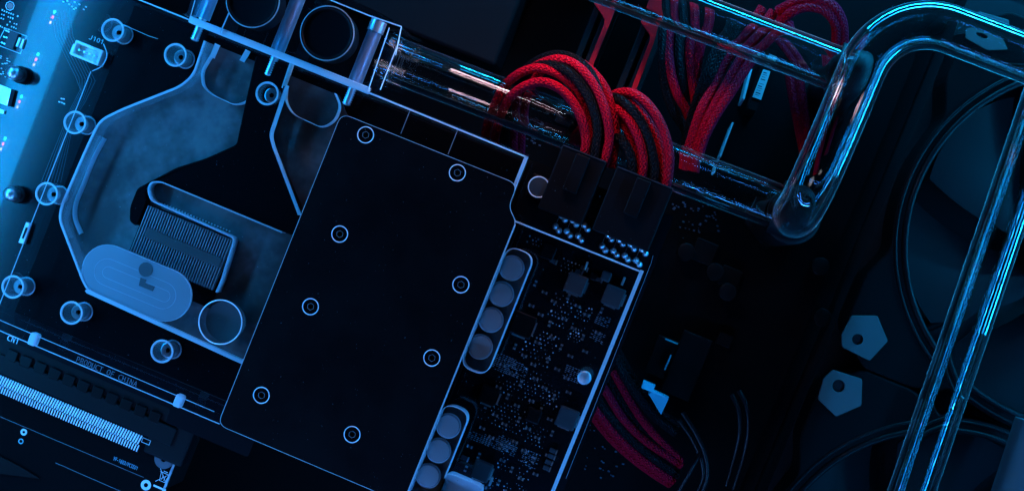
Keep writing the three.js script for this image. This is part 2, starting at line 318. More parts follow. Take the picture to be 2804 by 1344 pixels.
// ------------------------------------------------------------------ graphics card
const card = thing('graphics_card', 'graphics card board under the clear water block, blue-lit at its bare end', 'graphics card');
const PT = 103.6;                                // top of its circuit board
{
  part(card, 'circuit_board', prism(roundCorners([[-250, -29.5], [46.6, -29.5], [46.6, 96], [-60, 96], [-60, 104], [-92, 104], [-92, 99], [-250, 99]], 1, true, 2), PT - 1.6, PT), M.pcb);
  const end = ribbon([W(1789, 700, PT), W(1783, 722, PT), W(1550, 1310, PT)], 0.35, PT, PT + 0.25);
  part(card, 'board_edge', end, M.silkDim);
  const tr = [];
  for (let i = 0; i < 7; i++) tr.push(ribbon(px2([[140 + i * 8, 40 - i * 3], [150 + i * 8, 100], [205 + i * 9, 210 + i * 2], [218 - i * 2 + i * 4, 245 + i * 6], [190 + i * 2, 300 + i * 4], [110 + i * 9, 500]], PT), 0.22, PT, PT + 0.06));
  part(card, 'copper_traces', tr, M.trace).userData.kind = 'stuff';
  // white connector J101
  const j = px2([[207, 114], [284, 140], [266, 180], [196, 146]], 108);
  const inner = offset(j, j[0][0] < j[1][0] ? 0.9 : -0.9, true);
  const jx0 = Math.min(...j.map(p => p[0])), jx1 = Math.max(...j.map(p => p[0])), jz0 = Math.min(...j.map(p => p[1])), jz1 = Math.max(...j.map(p => p[1]));
  const con = part(card, 'connector_shell', [rbx(jx0, jx1, PT, 105, jz0, jz1, 0.3), rbx(jx0, jx1, 104, 109, jz0, jz0 + 0.9, 0.3), rbx(jx0, jx1, 104, 109, jz1 - 0.9, jz1, 0.3), rbx(jx1 - 0.9, jx1, 104, 109, jz0 + 0.5, jz1 - 0.5, 0.3), rbx(jx0, jx0 + 0.9, 104, 109, jz0 + 0.5, jz1 - 0.5, 0.3), rbx(jx0 - 1.3, jx0 + 0.4, PT, 107, jz0 + 1.6, jz1 - 0.2, 0.3)], M.whitePlastic, 'white four pin fan connector');
  for (let i = 0; i < 4; i++) part(con, 'pin', bx(jx0 + 1.7 + i * 2, jx0 + 2.2 + i * 2, 105, 108, (jz0 + jz1) / 2 - 0.2, (jz0 + jz1) / 2 + 0.4), M.tin);
  // small packages at the bare end
  const quad = (list, y0, y1, m, n, l) => part(card, n, prism(px2(list, y1), y0, y1, { bevel: 0.12 }), m, l);
  const frame = px2([[12, 77], [71, 99], [54, 147], [-12, 122]], PT);
  part(card, 'silk_frame', ribbon(frame, 0.35, PT, PT + 0.06, true), M.silk);
  quad([[26, 82], [48, 91], [32, 135], [9, 126]], PT, PT + 1.6, M.chip, 'controller_chip');
  quad([[49, 102], [55, 104], [46, 128], [40, 126]], PT, PT + 1.2, M.whitePlastic, 'resistor'); quad([[59, 106], [65, 108], [57, 133], [50, 130]], PT, PT + 1.2, M.whitePlastic, 'resistor');
  for (const [x, y] of [[16, 84], [22, 87], [10, 101], [17, 103], [4, 117], [11, 120]]) { const [X, Z] = W(x, y, PT); part(card, 'chip_lead', rbx(X - 0.35, X + 0.35, PT, PT + 0.5, Z - 0.25, Z + 0.25, 0.1, 1), M.tin); }
  part(card, 'fiducial_ring', ribbon(circle(...W(25, 16, PT), 1.6, 8, 0.4), 0.4, PT, PT + 0.08, true), M.silk);
  part(card, 'copper_pad', cyl(...W(25, 16, PT), PT, PT + 0.05, 1.1), mat(C(0.4, 0.12, 0.1), 0.4));
  quad([[-14, 228], [29, 244], [18, 290], [-20, 276]], PT, PT + 3, M.steelSatin, 'crystal_can', 'silver oscillator can');
  quad([[-8, 296], [10, 302], [8, 312], [-10, 308]], PT, PT + 1, M.steelSatin, 'capacitor');
  quad([[69, 608], [79, 612], [61, 668], [48, 664]], PT, PT + 2.4, M.whitePlastic, 'slim_socket', 'slim white socket with a dark mouth');
  quad([[68, 622], [74, 624], [62, 654], [57, 652]], PT + 2.41, PT + 2.5, M.blackMatte, 'socket_mouth');
  const marks = [];
  for (const [x, y] of [[172, 5], [183, 3], [188, 12], [196, 18], [203, 6], [216, 12], [228, 26], [234, 19], [201, 25], [206, 22], [167, 270], [173, 271], [161, 279], [168, 281], [174, 284]]) { const [X, Z] = W(x, y, PT); marks.push(bx(X - 0.3, X + 0.3, PT, PT + 0.3, Z - 0.22, Z + 0.22)); }
  for (let r = 0; r < 5; r++) for (let i = 0; i < 8; i++) { if (rnd() < 0.35) continue; const [X, Z] = W(4 + i * 6 - r * 1.5, 28 + r * 11 + i * 2.4, PT); marks.push(bx(X - 0.22, X + 0.22, PT, PT + 0.05, Z - 0.16 - rnd() * 0.2, Z + 0.2)); }
  for (let i = 0; i < 22; i++) { const [X, Z] = W(rnd() * 26, 150 + rnd() * 76, PT); marks.push(bx(X - 0.25, X + 0.25, PT, PT + 0.3, Z - 0.15, Z + 0.15)); }
  part(card, 'soldered_specks', marks, M.silk).userData.kind = 'stuff';
  // sprung mounting posts
  for (const [x, y, rx, ry] of [[27, 197, 50, 200], [20, 530, 48, 529]]) {
    const [X, Z] = W(x, y, 114), post = part(card, 'mounting_post', [lathe([[0, 114.6], [1.4, 114.3], [2.3, 113.2], [2.45, 112], [2.45, 110.5], [1.7, 110.2], [1.7, PT]], X, Z)], M.steel, 'domed steel mounting post');
    part(post, 'collar', lathe([[1.8, 107], [2.9, 107], [3.1, 106.6], [3.1, PT], [1.8, PT]], X, Z), M.plug);
  }
  // polymer capacitor beside the power socket
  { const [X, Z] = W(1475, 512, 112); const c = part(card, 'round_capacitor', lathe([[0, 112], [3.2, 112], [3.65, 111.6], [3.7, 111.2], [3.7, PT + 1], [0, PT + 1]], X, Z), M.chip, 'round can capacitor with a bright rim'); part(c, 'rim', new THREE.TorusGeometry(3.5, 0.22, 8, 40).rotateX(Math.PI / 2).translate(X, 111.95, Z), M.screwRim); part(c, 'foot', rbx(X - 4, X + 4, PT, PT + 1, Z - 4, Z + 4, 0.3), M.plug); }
  // power sockets
  const sock = (x0, x1, n) => { const s = part(card, 'power_socket', [rbx(x0, x1, PT, 112.5, -38, -15, 0.5)], M.plug, n + ' pin black power socket'); part(s, 'latch', rbx((x0 + x1) / 2 - 2.5, (x0 + x1) / 2 + 2.5, 112.6, 114, -37, -24, 0.4), M.plug); part(s, 'ridge', bx(x0 + 0.2, x1 - 0.2, 112.5, 112.8, -38, -37.6), M.chip); };
  sock(2.6, 18.6, 'six'); sock(22.4, 42.8, 'eight');
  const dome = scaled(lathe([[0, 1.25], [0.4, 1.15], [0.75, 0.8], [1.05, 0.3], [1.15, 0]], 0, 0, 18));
  for (const [x0, y0, n] of [[1538, 590, 3], [1666, 644, 4]]) for (let i = 0; i < n; i++) for (const [ox, oy] of [[0, 0], [-17, 30]]) { const [X, Z] = W(x0 + i * 31 + ox, y0 + i * 13 + oy, PT + 1); copyAt(card, 'solder_joint', dome, M.tin, X, PT, Z); const c = W(x0 + i * 31 + ox + 9, y0 + i * 13 + oy + 11, PT + 1); copyAt(card, 'solder_joint', dome, M.tin, c[0], PT, c[1]); }  // offset second dome of each pair is put in for the pin highlight
  for (const [x0, y0, n] of [[1532, 600, 3], [1658, 654, 4]]) for (let i = 0; i < n; i++) part(card, 'silk_line', ribbon([W(x0 + i * 31, y0 + i * 13 - 8, PT), W(x0 + i * 31 - 9, y0 + i * 13 + 14, PT)], 0.2, PT, PT + 0.05), M.silkDim);
  // inductors, chips and capacitors under the clear window
  for (const [x, y, s, m] of [[1577, 778, 7, M.chip], [1680, 812, 7, M.chip], [1553, 1146, 7, M.chip], [1338, 1084, 6.4, M.chipDark], [1318, 1290, 6.6, M.chip], [1500, 690, 5, M.chipDark], [1660, 757, 3.4, M.chip], [1460, 1140, 5, M.chipDark], [1625, 757, 2.6, M.chipDark], [1430, 890, 8, M.chipDark], [1240, 1235, 5, M.chipDark]]) {
    const [X, Z] = W(x, y, PT + 3), h = m === M.chip ? 3.2 : 1.4;
    const c = part(card, m === M.chip ? 'inductor' : 'chip', rbx(X - s / 2, X + s / 2, PT + 0.2, PT + h, Z - s / 2, Z + s / 2, 0.6), m);
    if (s > 6) part(c, 'terminal', [bx(X - s * 0.3, X + s * 0.3, PT, PT + 1, Z + s / 2, Z + s / 2 + 0.5), bx(X + s / 2, X + s / 2 + 0.5, PT, PT + 1.6, Z - s * 0.3, Z + s * 0.3)], M.tin);
  }
  const smd = scaled(rbx(-0.8, 0.8, 0, 0.5, -0.42, 0.42, 0.1, 1)), smdEnd = scaled(bx(-0.28, 0.28, 0, 0.56, -0.46, 0.46));
  for (let i = 0; i < 70; i++) { const col = i % 7, row = Math.floor(i / 7), X = 11 + col * 4.1 + (row % 2) * 1.6, Z = 9.5 + row * 7.6 + (col % 3) * 1.7; if (X > 40) continue; const c = copyAt(card, 'chip_resistor', smd, M.chip, X, PT, Z); if (i % 3 === 0) c.rotation.y = Math.PI / 2; copyAt(c, 'solder_end', smdEnd, M.tin, -0.75, 0, 0); copyAt(c, 'solder_end', smdEnd, M.tin, 0.75, 0, 0); }
  const mlcc = scaled(rbx(-1.3, 1.3, 0, 1.2, -0.75, 0.75, 0.15, 1)), mlccEnd = scaled(bx(1.0, 1.45, 0, 1.3, -0.8, 0.8));
  for (const [x, y] of [[1515, 1235], [1510, 1250], [1503, 1266], [1497, 1282], [1585, 745], [1640, 765], [1600, 735], [1272, 1255], [1430, 700], [1515, 715]]) { const [X, Z] = W(x, y, PT + 1); const c = copyAt(card, 'ceramic_capacitor', mlcc, M.chip, X, PT, Z); copyAt(c, 'end_cap', mlccEnd, M.tin, 0, 0, 0); }
  for (const [x, y] of [[1605, 728], [1707, 770], [1343, 1320]]) { const [X, Z] = W(x, y, PT + 2); part(card, 'jumper_link', rbx(X - 0.4, X + 0.4, PT, PT + 1.6, Z - 1.5, Z + 1.5, 0.2, 1), M.tin); }
  // rows of fine solder points and chip leads
  const P = [], dum = new THREE.Object3D(), inside = (x, z) => { const a = 6 + 30 * Math.max(0, Math.min(1, 1 - (z - 2) / 90)); return true; };
  const fields = [[19, 10, 1.3, 1.25, 6, 9], [28, 10.5, 1.1, 1.1, 5, 5], [28, 17.5, 1.1, 1.1, 5, 6], [14, 24, 1.45, 1.35, 9, 9], [11, 38, 1.35, 1.3, 11, 9], [27, 40, 1.2, 1.2, 6, 7], [10, 52, 1.3, 1.3, 12, 7], [26, 55, 1.3, 1.2, 7, 6], [22, 64, 1.4, 1.3, 9, 8], [17, 77, 1.3, 1.3, 6, 7], [27, 76, 1.2, 1.2, 7, 8], [3, -5, 1.1, 1.1, 5, 3], [17, -2, 1.4, 1.3, 6, 4]];
  for (const [x0, z0, dx, dz, nx, nz] of fields) for (let i = 0; i < nx; i++) for (let k = 0; k < nz; k++) if (rnd() < 0.72) P.push([x0 + i * dx + (k % 2) * dx * 0.5 + (rnd() - 0.5) * 0.3, z0 + k * dz + (rnd() - 0.5) * 0.3, 0.13 + rnd() * rnd() * 0.26, rnd()]);
  const dotGeo = scaled(lathe([[0, 0.5], [0.5, 0.4], [0.9, 0.1], [1, 0]], 0, 0, 8));
  const dots = new THREE.InstancedMesh(dotGeo, M.screwRim, P.length); dots.name = 'solder_points'; dots.userData.kind = 'stuff';
  P.forEach((p, i) => { dum.position.set(p[0] * MM, PT * MM, p[1] * MM); dum.scale.setScalar(p[2]); dum.updateMatrix(); dots.setMatrixAt(i, dum.matrix); const k = p[3] < 0.4 ? 0.25 : p[3] < 0.75 ? 0.6 : 1; dots.setColorAt(i, C(k, k, k)); });
  card.add(dots);
  const leadGeo = scaled(bx(-0.5, 0.5, 0, 0.35, -0.14, 0.14)), Q = [];
  for (const [x, y, nx, nz] of [[1350, 960, 9, 10], [1400, 985, 7, 9], [1330, 1190, 12, 6], [1290, 1180, 8, 5], [1370, 1190, 7, 7], [1440, 1230, 6, 9], [1640, 860, 5, 6], [1625, 905, 5, 6], [1555, 1000, 6, 8], [1880, 560, 4, 9], [1895, 600, 5, 5]]) { const [X, Z] = W(x, y, PT); for (let i = 0; i < nx; i++) for (let k = 0; k < nz; k++) if (rnd() < 0.8 && X < 44) Q.push([X + i * 1.05, Z + k * 0.62]); }
  const leads = new THREE.InstancedMesh(leadGeo, M.silkDim, Q.length); leads.name = 'chip_leads'; leads.userData.kind = 'stuff';
  Q.forEach((p, i) => { dum.position.set(p[0] * MM, PT * MM, p[1] * MM); dum.scale.setScalar(0.5 + rnd() * 0.3); dum.updateMatrix(); leads.setMatrixAt(i, dum.matrix); });
  card.add(leads);
}
// lettering on the board
const font = await new FontLoader().loadAsync('fonts/droid/droid_sans_mono_regular.typeface.json');
function lettering(parent, text, px, py, y, size, m, spread = 1) {
  const g = new TextGeometry(text, { font, size, depth: 0.05, curveSegments: 3 }); g.rotateX(-Math.PI / 2); g.scale(spread, 1, 1);
  const [X, Z] = W(px, py, y); return part(parent, 'lettering', g.translate(X, y, Z), m);
}
lettering(card, 'J101', 240, 106, PT, 1.6, M.silk, 1.1);
lettering(card, 'CN1', 15, 930, PT, 1.9, M.silk);
lettering(card, 'PRODUCT OF CHINA', 204, 989, PT, 2.0, M.silkDim, 0.9);

// ------------------------------------------------------------------ water block
const block = thing('water_block', 'clear acrylic water block with a black cover plate on the graphics card', 'water block');
const YC = 108;                                  // top of the dark cold plate
{
  const B = { x0: -157.2, x1: 44.6, z0: -30.2, z1: 93.7 };
  const notch = roundCorners([[-5.0, -30.2], [-5.2, -8.2]], 1);
  const outline = [[B.x0, B.z1], [B.x0, -1], ...circle(-162, -5, 0, 1).slice(1), [B.x0 + 0.2, -3], [-158.8, -7.5], [-160.5, -12], [B.x0 - 2.6, -17], [-158, -30.2], [-5.4, -30.2], [-5.4, -15], [-5.1, -11.8], [-4, -9.4], [-2, -8.2], [B.x1, -8.2], [B.x1, B.z1]];
  const holes = [[-155.4, -17], [-131.6, -17.1], [-96.9, -16.6], [-155.9, 17.3], [-156, 43.7], [-155.1, 77.9], [-132.4, 78.3], [-97.9, 78.4]];
  part(block, 'acrylic_body', prism(outline, 104, YG), M.acrylic, 'clear acrylic body');
  part(block, 'cold_plate', prism([[-156, -28], [-7, -28], [-7, -9], [-1.5, -9], [-1.5, 92], [-70, 92], [-70, 88], [-156, 88]], 104.1, YC, { bevel: 0.3 }), M.blackMetal, 'black plated copper base');
  // saw-cut edges of the acrylic, each a frosted strip
  const edge = (pts, w, y0 = YG - 1.2, y1 = YG + 0.04) => part(block, 'frosted_edge', ribbon(pts, w, y0, y1), M.frost);
  edge([[-157.2, -1], [-157.2, 93.7]], 0.3, YG - 0.4);
  edge([[-160, 93.6], [-70, 93.6]], 0.5, YG - 0.5); edge([W(-10, 873.5), W(585, 1127)], 0.3, YG - 0.4);
  edge([[-158, -30], [-132, -30]], 0.9); edge([[-64.5, -29.6], [-6, -29.2]], 1.1);
  edge([[-6.6, -29.2], [-6.6, -15.5]], 2.4);
  edge(roundCorners([[-6.6, -15.5], [-6.3, -11], [-2, -7.8]], 3), 1.2);
  edge([[-2.2, -7.9], [43.3, -8.0]], 1.1); edge([[43.3, -8.55], [43.3, 93]], 2.5);
  edge(px2([[335, 67], [405, 98], [430, 106]], YG), 0.25, YG - 0.3);
  edge(roundCorners(px2([[281, 120], [293, 150], [278, 182], [250, 194]], YG), 3), 0.35, YG - 0.6);
  for (const [x, y] of [[90, 925], [487, 1098]]) { const [X] = W(x, y, YG); part(block, 'edge_boss', rbx(X - 1.4, X + 1.4, YG - 3, YG + 0.9, 89.6, 94, 0.7, 3), M.frost, 'small frosted boss on the acrylic ledge'); }
  // screws sunk in the clear half
  for (const [x, z] of holes) {
    const turn = (x * 7 + z * 3) % 1, s = part(block, 'sunk_screw', [prism(circle(x, z, 2.65, 28), YC, 113.6, { holes: [circle(x, z, 1.3, 6, turn)], bevel: 0.35 })], M.screwSteel, 'steel socket screw deep in the acrylic');
    part(s, 'socket_floor', cyl(x, z, YC, YC + 3, 1.9, 16), M.blackMatte);
    part(s, 'bore', new THREE.CylinderGeometry(3.35, 3.35, YG - YC - 0.6, 40, 1, true).translate(x, (YG + YC) / 2, z), M.bore);
    part(s, 'bore_rim', lathe([[3.3, YG - 0.5], [3.5, YG + 0.03], [3.95, YG + 0.05], [4.05, YG - 0.3], [3.7, YG - 0.9]], x, z), M.frost);
    part(s, 'washer', new THREE.TorusGeometry(3.1, 0.3, 8, 36).rotateX(Math.PI / 2).translate(x, YC + 0.6, z), M.steelSatin);
  }
  // coolant chamber seen through the acrylic
  const wallPx = [[560, 112], [529, 205], [494, 236], [332, 300], [272, 330], [238, 400], [168, 560], [161, 600], [226, 770], [247, 806], [668, 990]];
  const wall = roundCorners(px2(wallPx, YG - 3), 3.2);
  const floorPts = [...roundCorners(px2(wallPx, YC), 3.2), W(690, 985, YC), W(960, 340, YC), W(930, 262, YC), W(560, 112, YC)];
  part(block, 'chamber_floor', prism(floorPts, YC + 0.05, YC + 0.35), M.pocket, 'satin chamber floor');
  { const cw = part(block, 'chamber_wall', ribbon(wall.slice(0, -7), 1.2, YC + 0.4, YG - 3.4), M.bore, 'clear chamber wall'); part(cw, 'wall_top', ribbon(wall.slice(0, -7), 1.3, YG - 3.4, YG - 2.5), M.frost, 'frosted top of the chamber wall'); }
  part(block, 'chamber_wall', ribbon([wall.at(-8), wall.at(-7), wall.at(-1)].map(p => [p[0], p[1] + 0.4]), 2.6, YG - 5, YG - 2.4), M.frost, 'bright frosted chamber wall');
  part(block, 'glow_ridge', new THREE.TubeGeometry(new Path3(px2([[286, 378], [258, 430], [228, 505], [206, 562], [206, 600], [222, 640]], YC).map(p => new THREE.Vector3(p[0], YC + 0.1, p[1]))), 40, 0.9, 10), M.pocketWall);  // pale ridge put in for the soft glow streak along the wall
  const div = [[700, 150], [668, 290], [646, 395], [562, 433], [482, 458], [374, 515], [354, 565], [352, 606], [372, 620], [398, 556], [396, 520], [410, 498], [434, 494], [800, 645], [830, 590], [744, 398], [738, 368], [790, 180]];
  part(block, 'channel_divider', prism(roundCorners(px2(div, YC + 5), 1.2, true, 4), YC + 0.4, YC + 5, { bevel: 0.3 }), M.blackMetal, 'black divider between the coolant channels');
  part(block, 'channel_wall', ribbon(roundCorners(px2([[782, 232], [737, 368], [744, 398], [816, 588]], YG - 3), 2), 0.8, YC + 5, YG - 3), M.pocketWall);
  part(block, 'trench_rim', ribbon(roundCorners(px2([[770, 636], [436, 497], [410, 498], [402, 522], [412, 550], [640, 652], [603, 770], [590, 800]], YC + 6), 1.6), 0.75, YC + 0.4, YC + 6), M.pocketWall);
  for (const pts of [[[575, 150], [548, 195], [552, 235], [575, 257], [640, 288], [680, 275], [705, 225], [700, 190]], [[782, 235], [778, 275], [798, 312], [880, 350], [915, 330], [930, 290], [915, 255]]]) part(block, 'port_rim', ribbon(roundCorners(px2(pts, YC + 4), 3), 0.5, YC + 0.4, YC + 4), M.pocketWall);
  part(block, 'channel_seam', [ribbon(px2([[588, 118], [573, 155]], YG - 6), 0.4, YC, YG - 6), ribbon(px2([[672, 135], [655, 165]], YG - 6), 0.4, YC, YG - 6), ribbon(px2([[795, 165], [770, 240]], YG - 6), 0.4, YC, YG - 6)], M.pocketWall);
  const fin = [];
  for (let i = 0; i < 34; i++) { const x = -123.5 + i * 0.96; fin.push(bx(x - 0.17, x + 0.17, YC + 0.3, YC + 4.2, 34.8, 53.5)); }
  part(block, 'cooling_fins', fin, M.nickel).userData.kind = 'stuff';
  part(block, 'fin_bed', bx(-125, -90.5, YC + 0.3, YC + 1.2, 34.5, 60), M.blackMetal);
  part(block, 'jet_insert', rbx(-121, -92, YC + 3.6, YC + 4.6, 42, 45.3, 0.4), M.pocket);
  const jetDots = []; for (let i = 0; i < 24; i++) { const [X, Z] = W(440 + i * 8.1, 556 + i * 3.35, YC + 1); jetDots.push(rbx(X - 0.25, X + 0.25, YC + 0.3, YC + 1, Z - 0.25, Z + 0.25, 0.1, 1)); }
  part(block, 'jet_reflections', jetDots, M.steelSatin).userData.kind = 'stuff';  // steel beads standing in for the dotted reflections of the jet plate
  // oval badge window and round plug
  const cap = (x0, x1, z, r) => [...Array.from({ length: 17 }, (_, i) => [x1 - r + r * Math.sin(i / 16 * Math.PI), z - r * Math.cos(i / 16 * Math.PI)]), ...Array.from({ length: 17 }, (_, i) => [x0 + r - r * Math.sin(i / 16 * Math.PI), z + r * Math.cos(i / 16 * Math.PI)])];
  const oval = part(block, 'oval_window', prism(cap(-136, -95.8, 60.6, 9), YG - 5, YG - 3, { bevel: 0.3 }), M.badge, 'frosted blue oval window');
  part(oval, 'window_rim', ribbon(cap(-136, -95.8, 60.6, 9), 0.3, YG - 3.2, YG - 2.8, true), M.pocketWall);
  part(oval, 'inner_groove', [ribbon(cap(-131.5, -101, 61, 4.6), 0.25, YG - 3, YG - 2.85, true), ribbon(cap(-128.5, -103, 61, 2), 0.25, YG - 3, YG - 2.85, true)], M.pocketWall);
  { const [X, Z] = W(397, 738, YG - 2.7); part(oval, 'dark_reflection', [cyl(X, Z, YG - 3, YG - 2.75, 2.5, 24), prism(px2([[383, 760], [399, 766], [395, 775], [422, 785], [416, 797], [378, 782]], YG - 2.7), YG - 3, YG - 2.75)], M.dark_reflection, 'dark mushroom shape put in for a reflection'); }  // dark shape standing in for something mirrored in the oval window
  const [dX, dZ] = [-82.7, 61.4];
  const plug = part(block, 'round_plug', cyl(dX, dZ, YG - 8, YG - 0.4, 7.4, 48), M.acrylic, 'clear round plug'); part(plug, 'plug_rim', new THREE.TorusGeometry(7.5, 0.22, 8, 64).rotateX(Math.PI / 2).translate(dX, YG, dZ), M.screwRim);
  part(plug, 'plug_face', lathe([[0, YG - 7.6], [5, YG - 7.4], [7, YG - 6.4]], dX, dZ), M.pocket);
  // cover plate
  const pl = roundCorners([[-70.1, 93.7], [-70.1, -19.7], [-5.8, -19.7], [-5.8, -11.5], [-1.4, -7.8], [-1.4, 93.7]], 3.4, true, 6);
  const plateHoles = [[-59.7, -16], [-26, -15.7], [-55.4, 18.2], [-55.5, 44.6], [-10.9, 18.5], [-10.8, 44.9], [-59.9, 78.7], [-26.2, 79]];
  const plate = part(block, 'cover_plate', prism(pl, YG + 0.1, YG + 1.5, { bevel: 0.15, holes: plateHoles.map(h => circle(...h, 2.7, 32)) }), M.blackGloss, 'glossy black cover plate');
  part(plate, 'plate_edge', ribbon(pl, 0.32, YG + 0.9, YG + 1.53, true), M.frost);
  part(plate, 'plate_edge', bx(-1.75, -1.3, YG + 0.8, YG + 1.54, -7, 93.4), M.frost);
  for (const [x, z] of [[-49, -25], [-31.5, -24.5]]) part(block, 'seam', bx(x - 0.1, x + 0.1, YG - 0.2, YG + 0.03, z - 4.4, z + 4.2), M.silkDim);
  const hexPath = (r, n = 6) => circle(0, 0, r, n, 0.3);
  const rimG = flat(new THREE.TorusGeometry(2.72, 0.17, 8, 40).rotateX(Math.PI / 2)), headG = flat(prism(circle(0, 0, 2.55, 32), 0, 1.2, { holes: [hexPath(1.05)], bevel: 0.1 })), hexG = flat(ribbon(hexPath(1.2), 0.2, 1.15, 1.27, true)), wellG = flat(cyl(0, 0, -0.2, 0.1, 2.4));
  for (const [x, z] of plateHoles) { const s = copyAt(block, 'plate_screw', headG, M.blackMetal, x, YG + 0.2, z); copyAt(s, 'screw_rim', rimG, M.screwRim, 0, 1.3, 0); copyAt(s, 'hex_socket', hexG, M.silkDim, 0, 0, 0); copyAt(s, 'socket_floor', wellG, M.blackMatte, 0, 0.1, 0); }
  // milled pockets with the round capacitor tops
  const pocketA = roundCorners([[-1.3, 0.4], [8.3, 0.4], [8.3, 43.9], [-1.3, 43.9]], 7.5, true, 10), pocketB = roundCorners([[-1.3, 57.3], [8, 57.3], [8, 112], [-1.3, 112]], 7.5, true, 10), pocketC = roundCorners([[8, 78.6], [21.5, 78.6], [21.5, 112], [8, 112]], 2.6, true, 6);
  const canG = scaled(lathe([[0, 3], [3.5, 3], [3.95, 2.6], [4.05, 2], [4.05, 0]], 0, 0, 40)), ringG = flat(new THREE.TorusGeometry(4.05, 0.3, 8, 44).rotateX(Math.PI / 2));
  [[pocketA, [7.2, 16.6, 26, 35.8]], [pocketB, [64.6, 73.6, 82.9]], [pocketC, []]].forEach(([o, zs], i) => {
    const clip = o.map(p => [Math.max(p[0], -1.2), Math.min(p[1], 93.5)]);
    const f = part(block, 'milled_pocket', prism(clip, YG - 7, YG - 6.4), i < 2 ? M.pocket : M.frost, i < 2 ? 'frosted oblong pocket' : 'pale frosted pocket');
    part(f, 'pocket_rim', ribbon(clip, 0.45, YG - 1, YG + 0.05, true), M.frost); part(f, 'pocket_wall', ribbon(clip, 0.12, YG - 6.4, YG - 1, true), M.pocketWall);
    for (const z of zs) { const c = copyAt(f, 'capacitor_top', canG, M.can, 2.4, YG - 6.3, z); copyAt(c, 'capacitor_rim', ringG, M.pocketWall, 0, 2.2, 0); }
  });
  { const [X, Z] = W(1600, 1035, 115); part(block, 'thumb_screw', lathe([[0, 115], [1.9, 114.9], [2.35, 114.3], [2.4, 113], [1.6, 112.6], [1.6, PT]], X, Z), M.steelSatin, 'bright round screw head by the acrylic edge'); }
  // terminal with the tube ports
  const term = part(block, 'terminal_body', prism(roundCorners([[-131.6, -30.5], [-63.6, -30.5], [-62, -54.5], [-72, -55.5], [-132.5, -58]], 1, true, 3), 96, 128), M.acrylic, 'clear terminal with two capped ports');
  part(term, 'terminal_foot', rbx(-131.6, -64.6, 117, 120.6, -31.4, -29.1, 0.5), M.frost);
  for (const e of [ribbon(px2([[905, 0], [960, 22], [1010, 42], [1098, 72]], 128), 0.7, 126.8, 128.05), ribbon(px2([[1098, 72], [1082, 150]], 128), 0.4, 127, 128.05), ribbon(px2([[1065, 75], [1008, 243]], 128), 0.35, 127, 128.05), ribbon(px2([[1092, 110], [1040, 245]], 122), 0.35, 121, 122), ribbon(px2([[519, 47], [532, 0]], 128), 0.3, 127.5, 128.05), ribbon(px2([[600, 90], [640, 0]], 122), 0.3, 121, 122)]) part(term, 'terminal_edge', e, M.frost);
  part(term, 'tube_collar', [hollow([new THREE.Vector3(-68, 104, -44), new THREE.Vector3(-62, 104, -44), new THREE.Vector3(-57, 104, -44)], 10, 8.2, 40, 4)], M.acrylic);
  for (const [x, y] of [[690, 0], [894, 90]]) {
    const [X, Z] = W(x, y, 128.5);
    const p = part(term, 'port_cap', lathe([[0, 127.3], [7.6, 127.3], [8.3, 128.3], [8.7, 128.5], [8.9, 128.1], [8.9, 118], [0, 118]], X, Z, 56), M.blackGloss, 'black port cap'); part(p, 'cap_ring', new THREE.TorusGeometry(9, 0.25, 8, 64).rotateX(Math.PI / 2).translate(X, 127.9, Z), M.pocketWall);
  }
  for (const [x, z0, z1] of [[-130, -24.3, -58], [-101.2, -22.5, -57], [-71.9, -23.2, -53]]) {
    const y = 112, prof = []; for (let i = 0; i <= 26; i++) prof.push([i % 2 ? 1.6 : 1.25, i * 0.42]);
    const b = part(term, 'long_bolt', [rod([x, y, z0 - 10.5], [x, y, z1], 1.45, 20), lathe([[0, -0.3], [0.9, -0.2], ...prof], 0, 0, 18).rotateX(-Math.PI / 2).translate(x, y, z0)], M.steel, 'long threaded bolt');
    part(b, 'bolt_head', rod([x, y, z1 + 3], [x, y, z1 - 1], 2.9, 24), M.steel);
    part(b, 'bolt_bore', new THREE.CylinderGeometry(2.5, 2.5, z0 - z1 - 8, 28, 1, true).rotateX(Math.PI / 2).translate(x, y, (z0 + z1) / 2 - 4), M.pocketClear ??= mat(C(0.6, 0.72, 0.85), 0.45, { transmission: 0.9, thickness: 0, ior: 1.35 }));
  }
}

